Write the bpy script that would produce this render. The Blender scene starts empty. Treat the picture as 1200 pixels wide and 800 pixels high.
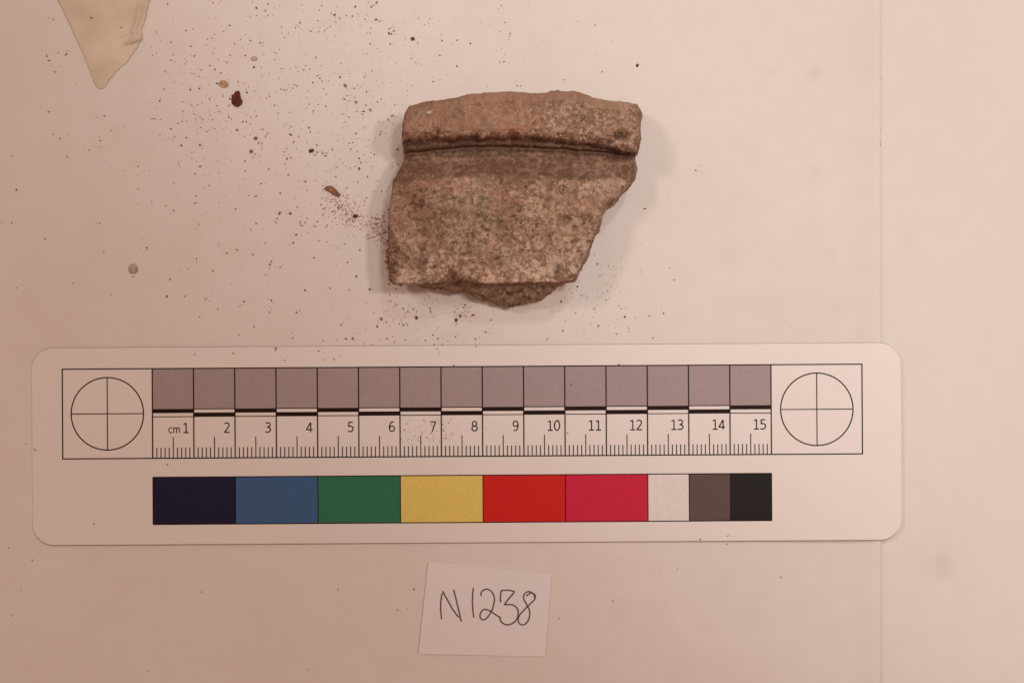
import bpy, math, random
import numpy as np
from mathutils import Vector

# ------------------------------------------------------------------ scale
CM = 0.01                 # the scene is built in metres, laid out in centimetres
PPC = 48.3                # photograph pixels per centimetre on the table (from the printed scale)
CAM_H = 40.0              # camera height above the paper, cm

def W(px, py, z=0.0):
    """pixel of the photograph, at height z (cm) above the paper -> cm on the table"""
    k = (1.0 - z / CAM_H) / PPC
    return ((px - 600.0) * k, (400.0 - py) * k, z)

sc = bpy.context.scene
# ------------------------------------------------------------------ camera
cam_d = bpy.data.cameras.new("camera")
cam = bpy.data.objects.new("camera", cam_d)
sc.collection.objects.link(cam)
cam.location = (0, 0, CAM_H * CM)
cam.rotation_euler = (0, 0, 0)
cam_d.sensor_width = 36.0
cam_d.lens = 36.0 * CAM_H / (1200.0 / PPC)
cam_d.clip_start = 0.01
cam_d.clip_end = 20.0
sc.camera = cam

# ------------------------------------------------------------------ world + lamps (warm indoor room)
world = bpy.data.worlds.new("World")
sc.world = world
world.use_nodes = True
bg = world.node_tree.nodes["Background"]
bg.inputs[0].default_value = (1.0, 0.56, 0.41, 1)
bg.inputs[1].default_value = 0.30

def aim(o, target):
    d = Vector(target) - o.location
    o.rotation_euler = d.to_track_quat('-Z', 'Y').to_euler()

def area_lamp(name, loc, target, size, power, col):
    d = bpy.data.lights.new(name, 'AREA')
    d.shape = 'DISK'; d.size = size * CM; d.energy = power; d.color = col
    o = bpy.data.objects.new(name, d); sc.collection.objects.link(o)
    o.location = tuple(c * CM for c in loc); aim(o, tuple(c * CM for c in target))
    return o

def spot_lamp(name, loc, target, half, blend, soft, power, col):
    d = bpy.data.lights.new(name, 'SPOT')
    d.spot_size = math.radians(half * 2); d.spot_blend = blend
    d.shadow_soft_size = soft * CM; d.energy = power; d.color = col
    o = bpy.data.objects.new(name, d); sc.collection.objects.link(o)
    o.location = tuple(c * CM for c in loc); aim(o, tuple(c * CM for c in target))
    return o

area_lamp("ceiling_lamp_right", (33.5, 9, 88), (5, 0, 0), 6.5, 1.5, (1.0, 0.79, 0.68))
area_lamp("ceiling_lamp_left", (-27, 17, 62), (-15, 6, 0), 9, 0.68, (1.0, 0.80, 0.68))
# two unseen lamps; their cone edge stands in for a leaning person's shadow, lower left
def cone_edge_lamp(name, loc, power, soft):
    t, e, l = Vector((62, 57, 0)), Vector((-1.3, -1.5, 0)), Vector(loc)
    half = math.degrees((t - l).angle(e - l)) + 2.4
    spot_lamp(name, loc, t, half, 0.24, soft, power, (0.99, 0.955, 0.95))
cone_edge_lamp("unseen_spot_near", (20, 14, 105), 11.1, 4.2)
cone_edge_lamp("unseen_spot_far", (23, 52, 108), 8.3, 5.0)

vs = sc.view_settings
vs.view_transform = 'Standard'; vs.look = 'None'; vs.exposure = 0.0; vs.gamma = 1.0
vs.use_curve_mapping = False

# ------------------------------------------------------------------ helpers
def link(o, parent=None):
    sc.collection.objects.link(o)
    if parent is not None:
        o.parent = parent
    return o

def mesh_obj(name, verts_cm, faces, mat, parent=None, origin=(0, 0, 0), smooth=False):
    me = bpy.data.meshes.new(name)
    v = (np.asarray(verts_cm, dtype=float) - np.asarray(origin, dtype=float)) * CM
    me.from_pydata(v.tolist(), [], [list(map(int, f)) for f in faces])
    me.update()
    if smooth:
        me.polygons.foreach_set("use_smooth", [True] * len(me.polygons))
    o = bpy.data.objects.new(name, me)
    if mat:
        me.materials.append(mat)
    link(o, parent)
    o.location = tuple(c * CM for c in origin)
    if parent is not None:
        o.location = tuple(o.location[i] - parent.location[i] for i in range(3))
    return o

def tag(o, label, cat, group=None):
    o["label"] = label; o["category"] = cat
    if group:
        o["group"] = group
    return o

def hash3(ix, iy, iz, seed):
    ix = ix.astype(np.int64); iy = iy.astype(np.int64); iz = iz.astype(np.int64)
    n = (ix * 374761393 + iy * 668265263 + iz * 2147483647 + seed * 974711) & 0xFFFFFFFF
    n = ((n ^ (n >> 13)) * 1274126177) & 0xFFFFFFFF
    n = ((n ^ (n >> 15)) * 2246822519) & 0xFFFFFFFF
    return ((n ^ (n >> 16)) & 0xFFFFFF) / float(0xFFFFFF)

def vnoise(x, y, z=None, seed=0):
    """gradient noise, about -1..1"""
    x = np.asarray(x, float); y = np.asarray(y, float)
    z = np.full(x.shape, .37) if z is None else np.asarray(z, float)
    fx, fy, fz = np.floor(x), np.floor(y), np.floor(z)
    u, v, w = x - fx, y - fy, z - fz
    fade = lambda t: t * t * t * (t * (t * 6 - 15) + 10)
    U, V_, W_ = fade(u), fade(v), fade(w)
    r = 0
    for dx in (0, 1):
        for dy in (0, 1):
            for dz in (0, 1):
                a = hash3(fx + dx, fy + dy, fz + dz, seed) * 2 * math.pi
                c = hash3(fx + dx, fy + dy, fz + dz, seed + 777) * 2 - 1
                sn = np.sqrt(np.clip(1 - c * c, 0, 1))
                g = np.cos(a) * sn * (u - dx) + np.sin(a) * sn * (v - dy) + c * (w - dz)
                r = r + g * (U if dx else 1 - U) * (V_ if dy else 1 - V_) * (W_ if dz else 1 - W_)
    return np.clip(r * 1.75, -1, 1)

def fbm(x, y, z=None, seed=0, octv=4, gain=0.5):
    a, s, t = 1.0, 0.0, 0.0
    x = np.asarray(x, float); y = np.asarray(y, float)
    for k in range(octv):
        f = 2.03 ** k; th = .6 + 1.1 * k
        xr_, yr_ = x * math.cos(th) - y * math.sin(th), x * math.sin(th) + y * math.cos(th)
        s = s + a * vnoise(xr_ * f + 17.3 * k, yr_ * f - 9.1 * k, None if z is None else z * f, seed + k)
        t += a * a; a *= gain
    return np.clip(s / math.sqrt(t) * .85, -1, 1)

def sstep(a, b, x):
    t = np.clip((x - a) / (b - a), 0, 1)
    return t * t * (3 - 2 * t)

# ------------------------------------------------------------------ materials
def new_mat(name):
    m = bpy.data.materials.new(name); m.use_nodes = True
    nt = m.node_tree
    return m, nt, nt.nodes["Principled BSDF"]

def plain(name, col, rough=0.6, spec=0.06):
    """flat colour with a faint procedural unevenness"""
    m, nt, p = new_mat(name)
    tc = nt.nodes.new("ShaderNodeNewGeometry")
    nz = nt.nodes.new("ShaderNodeTexNoise"); nz.inputs["Scale"].default_value = 900.0; nz.inputs["Detail"].default_value = 4
    nt.links.new(tc.outputs["Position"], nz.inputs["Vector"])
    mx = nt.nodes.new("ShaderNodeMix"); mx.data_type = 'RGBA'
    nt.links.new(nz.outputs["Fac"], mx.inputs[0])
    mx.inputs[6].default_value = tuple(c * 0.90 for c in col) + (1,)
    mx.inputs[7].default_value = tuple(min(1, c * 1.10) for c in col) + (1,)
    nt.links.new(mx.outputs[2], p.inputs["Base Color"])
    p.inputs["Roughness"].default_value = rough
    p.inputs["Specular IOR Level"].default_value = spec
    return m

def paper_mat(name, col, stain=0.05, rough=0.85, smudges=(), bump=0.02):
    m, nt, p = new_mat(name)
    N, L = nt.nodes, nt.links
    tc = N.new("ShaderNodeNewGeometry")
    n1 = N.new("ShaderNodeTexNoise"); n1.inputs["Scale"].default_value = 22.0; n1.inputs["Detail"].default_value = 5
    n2 = N.new("ShaderNodeTexNoise"); n2.inputs["Scale"].default_value = 160.0; n2.inputs["Detail"].default_value = 6
    n3 = N.new("ShaderNodeTexNoise"); n3.inputs["Scale"].default_value = 2600.0; n3.inputs["Detail"].default_value = 3
    for n in (n1, n2, n3):
        L.new(tc.outputs["Position"], n.inputs["Vector"])
    r1 = N.new("ShaderNodeMapRange"); r1.inputs[1].default_value = 0.38; r1.inputs[2].default_value = 0.68
    L.new(n1.outputs["Fac"], r1.inputs[0])
    r2 = N.new("ShaderNodeMapRange"); r2.inputs[1].default_value = 0.40; r2.inputs[2].default_value = 0.72
    L.new(n2.outputs["Fac"], r2.inputs[0])
    ad = N.new("ShaderNodeMath"); ad.operation = 'MULTIPLY_ADD'; ad.inputs[1].default_value = 0.55
    L.new(r1.outputs[0], ad.inputs[0])
    ml = N.new("ShaderNodeMath"); ml.operation = 'MULTIPLY'; ml.inputs[1].default_value = 0.45
    L.new(r2.outputs[0], ml.inputs[0]); L.new(ml.outputs[0], ad.inputs[2])
    fac = N.new("ShaderNodeMath"); fac.operation = 'MULTIPLY'; fac.inputs[1].default_value = stain * 8
    L.new(ad.outputs[0], fac.inputs[0])
    last = fac.outputs[0]
    for (px, py, r, a) in smudges:          # hand smudges with a place of their own on the sheet
        x, y, _ = W(px, py)
        d = N.new("ShaderNodeVectorMath"); d.operation = 'DISTANCE'
        L.new(tc.outputs["Position"], d.inputs[0]); d.inputs[1].default_value = (x * CM, y * CM, 0)
        q = N.new("ShaderNodeMapRange"); q.interpolation_type = 'SMOOTHSTEP'
        q.inputs[1].default_value = 0.0; q.inputs[2].default_value = r / PPC * CM
        q.inputs[3].default_value = a; q.inputs[4].default_value = 0
        L.new(d.outputs["Value"], q.inputs[0])
        w = N.new("ShaderNodeMath"); w.operation = 'MULTIPLY'
        L.new(q.outputs[0], w.inputs[0]); L.new(n2.outputs["Fac"], w.inputs[1])
        s = N.new("ShaderNodeMath"); s.operation = 'ADD'
        L.new(last, s.inputs[0]); L.new(w.outputs[0], s.inputs[1]); last = s.outputs[0]
    mx = N.new("ShaderNodeMix"); mx.data_type = 'RGBA'; mx.clamp_factor = True
    L.new(last, mx.inputs[0])
    mx.inputs[6].default_value = col + (1,)
    mx.inputs[7].default_value = (col[0] * 0.80, col[1] * 0.72, col[2] * 0.64, 1)
    L.new(mx.outputs[2], p.inputs["Base Color"])
    p.inputs["Roughness"].default_value = rough
    p.inputs["Specular IOR Level"].default_value = 0.25
    b = N.new("ShaderNodeBump"); b.inputs["Strength"].default_value = bump * 5; b.inputs["Distance"].default_value = 0.00004
    L.new(n3.outputs["Fac"], b.inputs["Height"]); L.new(b.outputs[0], p.inputs["Normal"])
    return m

M_table = plain("table_laminate", (0.45, 0.40, 0.34), 0.5)
M_paper = paper_mat("white_paper", (0.83, 0.81, 0.78), 0.035, smudges=(
    (955, 85, 14, 0.35), (950, 170, 10, 0.17), (905, 82, 9, 0.25), (975, 300, 12, 0.25), (955, 200, 9, 0.25), (770, 720, 26, 0.17), (975, 725, 28, 0.15), (720, 730, 18, 0.15)))
M_paper2 = paper_mat("white_paper_under", (0.83, 0.81, 0.785), 0.025, smudges=(
    (1103, 661, 26, 0.50), (1095, 655, 60, 0.17), (1070, 700, 12, 0.20), (1150, 155, 12, 0.20), (1060, 280, 14, 0.15)))
M_card = paper_mat("laminated_card", (0.86, 0.845, 0.82), 0.015, rough=0.42, bump=0.006)
M_label = paper_mat("label_paper", (0.87, 0.865, 0.89), 0.008)
M_ink = plain("print_black", (0.022, 0.010, 0.007), 0.45)
M_pen = plain("pencil_line", (0.15, 0.12, 0.118), 0.6)

# ------------------------------------------------------------------ the setting: table under the paper
def slab(name, x0, x1, y0, y1, z0, z1, mat):
    v = [(x0, y0, z0), (x1, y0, z0), (x1, y1, z0), (x0, y1, z0), (x0, y0, z1), (x1, y0, z1), (x1, y1, z1), (x0, y1, z1)]
    f = [(3, 2, 1, 0), (4, 5, 6, 7), (0, 1, 5, 4), (1, 2, 6, 5), (2, 3, 7, 6), (3, 0, 4, 7)]
    return mesh_obj(name, v, f, mat)
table = slab("tabletop", -30, 30, -24, 24, -2.6, -0.048, M_table)
table["kind"] = "structure"

def sheet(name, xs, ys, zfun, thick, mat, origin):
    """a sheet of paper as a thin closed slab over the grid xs x ys"""
    X, Y = np.meshgrid(xs, ys)
    Z = zfun(X, Y)
    ny, nx = X.shape
    top = np.stack([X, Y, Z], -1).reshape(-1, 3)
    bot = top.copy(); bot[:, 2] -= thick
    idx = np.arange(nx * ny).reshape(ny, nx)
    a, b, c, d = idx[:-1, :-1].ravel(), idx[:-1, 1:].ravel(), idx[1:, 1:].ravel(), idx[1:, :-1].ravel()
    F = [np.stack([a, b, c, d], -1)]
    n = nx * ny
    ring = np.concatenate([idx[0, :-1], idx[:-1, -1], idx[-1, :0:-1], idx[:0:-1, 0]])
    r2 = np.roll(ring, -1)
    F.append(np.stack([ring, ring + n, r2 + n, r2], -1))
    F.append(np.stack([d + n, c + n, b + n, a + n], -1))
    return mesh_obj(name, np.concatenate([top, bot]), np.concatenate(F), mat, origin=origin, smooth=False)

def polyline_dist(X, Y, pts):
    D = np.full(X.shape, 1e9)
    for (ax, ay), (bx, by) in zip(pts[:-1], pts[1:]):
        vx, vy = bx - ax, by - ay
        t = np.clip(((X - ax) * vx + (Y - ay) * vy) / (vx * vx + vy * vy), 0, 1)
        D = np.minimum(D, np.hypot(X - ax - t * vx, Y - ay - t * vy))
    return D

EDGE = W(1031, 400)[0]
creases = [([(772, 652), (779, 680), (781, 706), (788, 722), (796, 733)], .011, .05),
           ([(951, 252), (945, 263), (938, 272)], .010, .03), ([(925, 300), (918, 312)], .008, .03),
           ([(1066, 697), (1071, 701)], .0, .03)]
creases_r = [([(1062, 697), (1070, 699), (1074, 702)], .012, .03), ([(1148, 153), (1160, 154)], .008, .03)]
def z_left(X, Y):
    Z = 0.0015 * vnoise(X * .35, Y * .35, seed=3) - 0.0015
    Z = Z + 0.13 * sstep(EDGE - 1.0, EDGE - .02, X) ** 2 * (0.85 + 0.4 * vnoise(Y * .3, Y * 0 + 2, seed=8)) - 0.02 * sstep(EDGE - .035, EDGE, X)
    for pts, h, w in creases:
        q = [W(*p)[:2] for p in pts]
        Z = Z + h * np.exp(-(polyline_dist(X, Y, q) / w) ** 2)
    return Z
def z_right(X, Y):
    Z = -0.024 + 0.0012 * vnoise(X * .4, Y * .4, seed=5)
    for pts, h, w in creases_r:
        q = [W(*p)[:2] for p in pts]
        Z = Z + h * np.exp(-(polyline_dist(X, Y, q) / w) ** 2)
    return Z
xs = np.unique(np.concatenate([np.linspace(-16.5, 3, 40), np.linspace(3, EDGE - .05, 140), np.linspace(EDGE - .05, EDGE, 6)]))
# the free edge of the upper sheet is not perfectly straight
left = sheet("paper_sheet", xs, np.linspace(-12, 12, 300), z_left, 0.018, M_paper, (0, 0, 0))
tag(left, "white paper sheet under the pottery fragment, its edge lying over another sheet", "paper")
right = sheet("paper_sheet", np.linspace(6.2, 16.5, 150), np.linspace(-12.5, 12.5, 260), z_right, 0.018, M_paper2, (0, 0, 0))
tag(right, "white paper sheet tucked under the edge of the larger sheet, bare but for a smudge", "paper")

# ------------------------------------------------------------------ scale card
ANG = -6.0 / 938.0                         # the printed frame climbs 6 px over its length
ca, sa = math.cos(ANG), math.sin(ANG)
def card_xy(u, v):
    """u, v: pixels along / down from the frame's upper left corner -> cm"""
    px = 72.3 + u * ca - v * sa
    py = 431.8 + u * sa + v * ca
    x, y, _ = W(px, py)
    return x, y
CARD_T = 0.05
def card_lift(x):
    """the card's right end curls off the paper"""
    t = max(0.0, (x - 1.0) / 8.4)
    return 0.015 + 0.05 * sstep(5, 9, np.float64(x)) + 0.12 * t * t
def card_pt(u, v, up=0.0):
    x, y = card_xy(u, v)
    z = card_lift(x) + CARD_T
    k = 1.0 - z / CAM_H
    return (x * k, y * k, z + up)

# outline: rounded rectangle
U0, U1, V0, V1, R = -35.0, 983.0, -24.6, 207.3, 25.0
def card_mesh():
    cols = np.unique(np.concatenate([U0 + R * (1 - np.cos(np.linspace(0, math.pi / 2, 9))), np.linspace(U0 + R, U1 - R, 70),
                                     U1 - R * (1 - np.cos(np.linspace(0, math.pi / 2, 9)))]))
    V, F = [], []
    for u in cols:
        d = min(u - U0, U1 - u)
        ins = R - math.sqrt(max(0.0, R * R - (R - d) ** 2)) if d < R else 0.0
        for e, up in ((0.9, -0.012), (0.0, 0.0)):
            pass
        a, b = V0 + ins, V1 - ins
        if b - a < 4: b = a + 4
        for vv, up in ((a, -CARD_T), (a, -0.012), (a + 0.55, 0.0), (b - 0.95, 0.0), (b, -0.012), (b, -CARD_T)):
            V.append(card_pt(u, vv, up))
    n = len(cols)
    for i in range(n - 1):
        p, q = i * 6, (i + 1) * 6
        for k in range(6):
            k2 = (k + 1) % 6
            F.append((p + k, p + k2, q + k2, q + k))
    F.append(tuple(range(5, -1, -1))); F.append(tuple((n - 1) * 6 + k for k in range(6)))
    return V, F
cx, cy = card_xy(469, 91)
card_o = (cx, cy, 0.0)
card = bpy.data.objects.new("scale_card", None)
card.empty_display_size = 0.02
link(card); card.location = tuple(c * CM for c in card_o)
tag(card, "white laminated centimetre scale card with colour patches and two crosshair circles", "scale card")
V, F = card_mesh()
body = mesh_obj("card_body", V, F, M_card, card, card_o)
M_edge = plain("card_edge_shade", (0.40, 0.31, 0.25), 0.5)  # bevel coloured dark to paint the shadow line around the card
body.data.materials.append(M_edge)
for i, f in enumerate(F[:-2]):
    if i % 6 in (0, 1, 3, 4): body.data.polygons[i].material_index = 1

def strip(u0, v0, u1, v1, up):
    """axis-aligned printed rectangle on the card, cut along u to follow the curl"""
    n = max(1, int(math.ceil(abs(u1 - u0) / 24.0)))
    V, F = [], []
    for i in range(n + 1):
        u = u0 + (u1 - u0) * i / n
        V += [card_pt(u, v0, up), card_pt(u, v1, up)]
    for i in range(n):
        a = 2 * i
        F.append((a, a + 1, a + 3, a + 2))
    return V, F

def ribbon(pts, w, closed=False):
    """flat band of width w along 2-D points -> left and right offsets"""
    P = [Vector(p) for p in pts]
    n = len(P); out = []
    for i in range(n):
        if closed:
            a, b = P[i - 1], P[(i + 1) % n]
        else:
            a, b = P[max(i - 1, 0)], P[min(i + 1, n - 1)]
        t = (b - a).normalized(); nn = Vector((-t.y, t.x)) * (w / 2)
        out.append((P[i] + nn, P[i] - nn))
    return out

def smooth_pts(pts, k=5):
    if len(pts) < 3:
        return pts
    P = [Vector(p) for p in pts]; out = []
    for i in range(len(P) - 1):
        p0 = P[i - 1] if i else P[0] * 2 - P[1]
        p1, p2 = P[i], P[i + 1]
        p3 = P[i + 2] if i + 2 < len(P) else P[-1] * 2 - P[-2]
        for j in range(k):
            t = j / k
            out.append(0.5 * (2 * p1 + (p2 - p0) * t + (2 * p0 - 5 * p1 + 4 * p2 - p3) * t * t + (3 * p1 - p0 - 3 * p2 + p3) * t ** 3))
    out.append(P[-1])
    return out

def stroke_mesh(strokes, w, place, closed=()):
    V, F = [], []
    for s, pts in enumerate(strokes):
        band = ribbon(pts, w, s in closed)
        b0 = len(V)
        for a, b in band:
            V += [place(a.x, a.y, s), place(b.x, b.y, s)]
        n = len(band)
        for i in range(n if s in closed else n - 1):
            a = b0 + 2 * i; c = b0 + 2 * ((i + 1) % n)
            F.append((a, a + 1, c + 1, c))
    return V, F

P1, P2, P3, P4 = 0.003, 0.006, 0.009, 0.012       # print layers, cm above the card
LINE = 1.35
UX = lambda k: 106.1 + 48.33 * k                  # centimetre divisions, u px
H_FR = 106.3
def part(name, V, F, mat, label=None):
    o = mesh_obj(name, V, F, mat, card, card_o)
    if label: o["label"] = label
    return o

# frame of the printed scale, one line each
for a in ((0, 0, 938.4, LINE), (0, H_FR - LINE, 938.4, H_FR), (0, LINE, LINE, H_FR - LINE), (938.4 - LINE, LINE, 938.4, H_FR - LINE)):
    part("frame_line", *strip(*a, P3), M_ink)
M_grey = plain("print_mid_grey", (0.41, 0.345, 0.35), 0.5)
for k in range(15):
    part("grey_square", *strip(UX(k) + .6, LINE, UX(k + 1) - .6, 48.0, P1), M_grey)
    # chequer bar: black above on odd centimetres, below on even ones
    if k % 2 == 0:
        part("black_bar", *strip(UX(k), 48.0, UX(k + 1), 52.8, P2), M_ink)
        part("rule_line", *strip(UX(k) + .6, 56.6, UX(k + 1) - .6, 57.6, P2), M_ink)
    else:
        part("black_bar", *strip(UX(k), 52.4, UX(k + 1), 57.4, P2), M_ink)
        part("rule_line", *strip(UX(k) + .6, 47.6, UX(k + 1) - .6, 48.7, P2), M_ink)
for k in range(16):
    part("divider_line", *strip(UX(k) - LINE / 2, LINE, UX(k) + LINE / 2, H_FR - LINE, P4), M_ink)
tick_meshes = {}
for k in range(15):
    for j in range(1, 10):
        u = UX(k) + 4.833 * j
        v0 = 81.0 if j == 5 else 93.2
        part("tick_mark", *strip(u - .55, v0, u + .55, H_FR - LINE, P2), M_ink)

# crosshair targets
for uc in (53.2, 884.6):
    vc = 53.2; r = 42.4
    circ = [(uc + r * math.cos(t), vc + r * math.sin(t)) for t in np.linspace(0, 2 * math.pi, 97)[:-1]]
    V, F = stroke_mesh([circ], LINE + .1, lambda a, b, s: card_pt(a, b, P1), closed=(0,))
    part("target_circle", V, F, M_ink)
    part("crosshair_line", *strip(uc - r, vc - .55, uc + r, vc + .55, P2), M_ink)
    part("crosshair_line", *strip(uc - .55, vc - r, uc + .55, vc + r, P3), M_ink)

# colour patches
patches = [(0, 2, (0.021, 0.019, 0.052), "dark navy blue printed patch"), (2, 4, (0.062, 0.145, 0.320), "blue printed patch"),
           (4, 6, (0.040, 0.205, 0.105), "green printed patch"), (6, 8, (0.82, 0.67, 0.19), "yellow printed patch"),
           (8, 10, (0.66, 0.026, 0.020), "red printed patch"), (10, 12, (0.64, 0.028, 0.072), "magenta red printed patch"),
           (12, 13, (0.83, 0.81, 0.78), "white printed patch"), (13, 14, (0.128, 0.096, 0.092), "dark grey printed patch"),
           (14, 15, (0.024, 0.023, 0.023), "black printed patch")]
VB0, VB1 = 127.8, 183.0
for i, (a, b, col, lab) in enumerate(patches):
    m = plain("print_patch_%d" % i, col, 0.45)
    part("colour_patch", *strip(UX(a), VB0, UX(b), VB1, P1), m, lab)
for k in (0, 2, 4, 6, 8, 10, 12, 13, 14, 15):
    part("patch_border", *strip(UX(k) - .5, VB0, UX(k) + .5, VB1, P3), M_ink)
part("patch_border", *strip(UX(0), VB0 - .6, UX(15), VB0 + .6, P2), M_ink)
part("patch_border", *strip(UX(0), VB1 - .6, UX(15), VB1 + .6, P2), M_ink)

# numerals: pen paths in a unit box (height 1, baseline 0)
def ell(x, y, rx, ry, n=28):
    return [(x + rx * math.cos(t), y + ry * math.sin(t)) for t in np.linspace(0, 2 * math.pi, n + 1)[:-1]]
S = smooth_pts
GL = {
 '0': ([ell(.28, .5, .215, .465)], (0,)),
 '1': ([[(.09, .84), (.30, .975)], [(.295, .97), (.295, .0)], [(.08, .035), (.50, .035)]], ()),
 '2': ([S([(.06, .87), (.15, .94), (.27, .965), (.4, .9), (.44, .75), (.38, .55), (.25, .33), (.06, .05)]), [(.04, .04), (.50, .04)]], ()),
 '3': ([S([(.07, .90), (.2, .965), (.36, .92), (.42, .76), (.35, .6), (.18, .525)]), S([(.18, .52), (.38, .46), (.46, .28), (.37, .09), (.2, .03), (.04, .08)])], ()),
 '4': ([[(.37, 0), (.37, .96)], [(.36, .96), (.03, .27)], [(.0, .25), (.52, .25)]], ()),
 '5': ([[(.44, .945), (.09, .945)], [(.12, .93), (.095, .54)], S([(.09, .54), (.26, .57), (.42, .48), (.46, .29), (.38, .1), (.2, .03), (.04, .08)])], ()),
 '6': ([S([(.43, .93), (.3, .96), (.16, .85), (.08, .6), (.065, .32), (.14, .09), (.28, .03), (.42, .12), (.465, .3), (.41, .48), (.28, .56), (.15, .5), (.08, .38)])], ()),
 '7': ([[(.03, .94), (.49, .94)], [(.46, .92), (.18, 0)]], ()),
 '8': ([ell(.28, .735, .175, .23), ell(.28, .27, .215, .245)], (0, 1)),
 '9': ([S([(.10, .07), (.24, .03), (.38, .14), (.455, .4), (.46, .68), (.39, .9), (.26, .965), (.12, .89), (.07, .7), (.12, .5), (.25, .43), (.38, .51), (.45, .64)])], ()),
 'c': ([S([(.40, .57), (.3, .64), (.17, .6), (.08, .45), (.08, .22), (.17, .06), (.3, .02), (.41, .09)])], ()),
 'm': ([[(.08, 0), (.08, .64)], S([(.08, .45), (.17, .6), (.28, .62), (.35, .5), (.35, .3), (.35, 0)]), S([(.35, .45), (.45, .6), (.56, .62), (.63, .5), (.63, .3), (.63, 0)])], ()),
}
ADV = {'m': .72, 'c': .46}
def text_part(txt, u_right, v_base, h, w, name, label, sx=1.2):
    width = sum(ADV.get(c, .57) for c in txt) * h * sx
    u = u_right - width
    strokes, closed = [], []
    for c in txt:
        g, cl = GL[c]
        for i, s in enumerate(g):
            if i in cl: closed.append(len(strokes))
            strokes.append([(u + p[0] * h * sx, v_base - p[1] * h) for p in s])
        u += ADV.get(c, .57) * h * sx
    V, F = stroke_mesh(strokes, w, lambda a, b, s: card_pt(a, b, P1 + .0012 * s), closed)
    part(name, V, F, M_ink, label)
for k in range(15):
    text_part(str(k + 1), UX(k + 1) - 5.2, 76.2, 11.9, 1.4, "numeral", "printed numeral %d" % (k + 1))
text_part("cm", UX(0) + 32.4, 76.2, 10.0, 1.1, "unit_lettering", "small printed letters cm", 1.2)

# ------------------------------------------------------------------ label slip with handwriting
Lc = [(502.0, 657.0), (646.5, 672.0), (639.0, 768.5), (490.5, 765.5)]
lo = W(569, 716)
slip = bpy.data.objects.new("label_slip", None); slip.empty_display_size = 0.01
link(slip); slip.location = tuple(c * CM for c in lo)
tag(slip, "small white paper slip with the handwritten number N1258", "label")
SLIP_T = 0.02
def slip_z(s, t):
    return 0.006 + 0.05 * (1 - s) ** 3 * 0.8 + 0.05 * t ** 4 * 0.6 + 0.02 * s ** 4 * (1 - t)
def slip_uv(px, py):
    """pixel -> 0..1 slip coordinates (nearly a parallelogram)"""
    o, a, b = Vector(Lc[0]), Vector(Lc[1]) - Vector(Lc[0]), Vector(Lc[3]) - Vector(Lc[0])
    d = Vector((px, py)) - o
    det = a.x * b.y - a.y * b.x
    return ((d.x * b.y - d.y * b.x) / det, (a.x * d.y - a.y * d.x) / det)
n = 24
V, F = [], []
for lay in (SLIP_T, 0.0):
    for j in range(n + 1):
        for i in range(n + 1):
            s, t = i / n, j / n
            p = [(1 - s) * (1 - t) * Lc[0][k] + s * (1 - t) * Lc[1][k] + s * t * Lc[2][k] + (1 - s) * t * Lc[3][k] for k in (0, 1)]
            z = slip_z(s, t)
            x, y, _ = W(p[0], p[1], z)
            V.append((x, y, z + lay))
q = (n + 1) ** 2
g = lambda i, j: j * (n + 1) + i
for j in range(n):
    for i in range(n):
        F.append((g(i, j + 1), g(i + 1, j + 1), g(i + 1, j), g(i, j)))
        F.append((q + g(i, j), q + g(i + 1, j), q + g(i + 1, j + 1), q + g(i, j + 1)))
ring = [g(i, 0) for i in range(n)] + [g(n, j) for j in range(n)] + [g(i, n) for i in range(n, 0, -1)] + [g(0, j) for j in range(n, 0, -1)]
for a, b in zip(ring, ring[1:] + ring[:1]):
    F.append((a, b, b + q, a + q))
mesh_obj("slip_paper", V, F, M_label, slip, lo, smooth=False)
zc = 1029.0 / 180.0
hand = {
 "N": [[(219, 308), (211, 352), (208, 405), (214, 485)], [(222, 297), (248, 345), (285, 412), (330, 474)], [(295, 286), (308, 335), (323, 400), (347, 502)]],
 "1": [[(427, 276), (421, 350), (423, 412), (430, 473)]],
 "2": [[(477, 330), (484, 300), (514, 283), (548, 300), (568, 345), (558, 408), (530, 462), (498, 489), (474, 476), (474, 445), (497, 420), (530, 426), (570, 450), (610, 476)]],
 "5": [[(706, 300), (660, 291), (612, 293)], [(614, 296), (608, 340), (611, 373)], [(704, 302), (668, 343), (634, 387)],
       [(634, 387), (690, 389), (722, 415), (726, 458), (705, 502), (655, 523), (615, 503), (603, 468)]],
 "8": [[(838, 345), (832, 318), (798, 300), (770, 316), (764, 348), (785, 388), (804, 432), (800, 482), (775, 517), (745, 521), (727, 495), (736, 458), (766, 424), (802, 388), (834, 356), (842, 328), (820, 310), (798, 316), (782, 332)]],
}
rng = random.Random(5)
for ch, st in hand.items():
    strokes = []
    for s in st:
        pts = smooth_pts([(480 + x / zc, 640 + y / zc) for x, y in s], 6)
        strokes.append([(p[0] + rng.uniform(-.12, .12), p[1] + rng.uniform(-.12, .12)) for p in pts])
    def place(px, py, k):
        s, t = slip_uv(px, py)
        z = slip_z(s, t)
        x, y, _ = W(px, py, z)
        return (x, y, z + SLIP_T + .004 + .0015 * k)
    V, F = stroke_mesh(strokes, 1.7, place)
    o = mesh_obj("handwritten_character", V, F, M_pen, slip, lo)
    o["label"] = "handwritten pencil character %s" % ch

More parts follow.
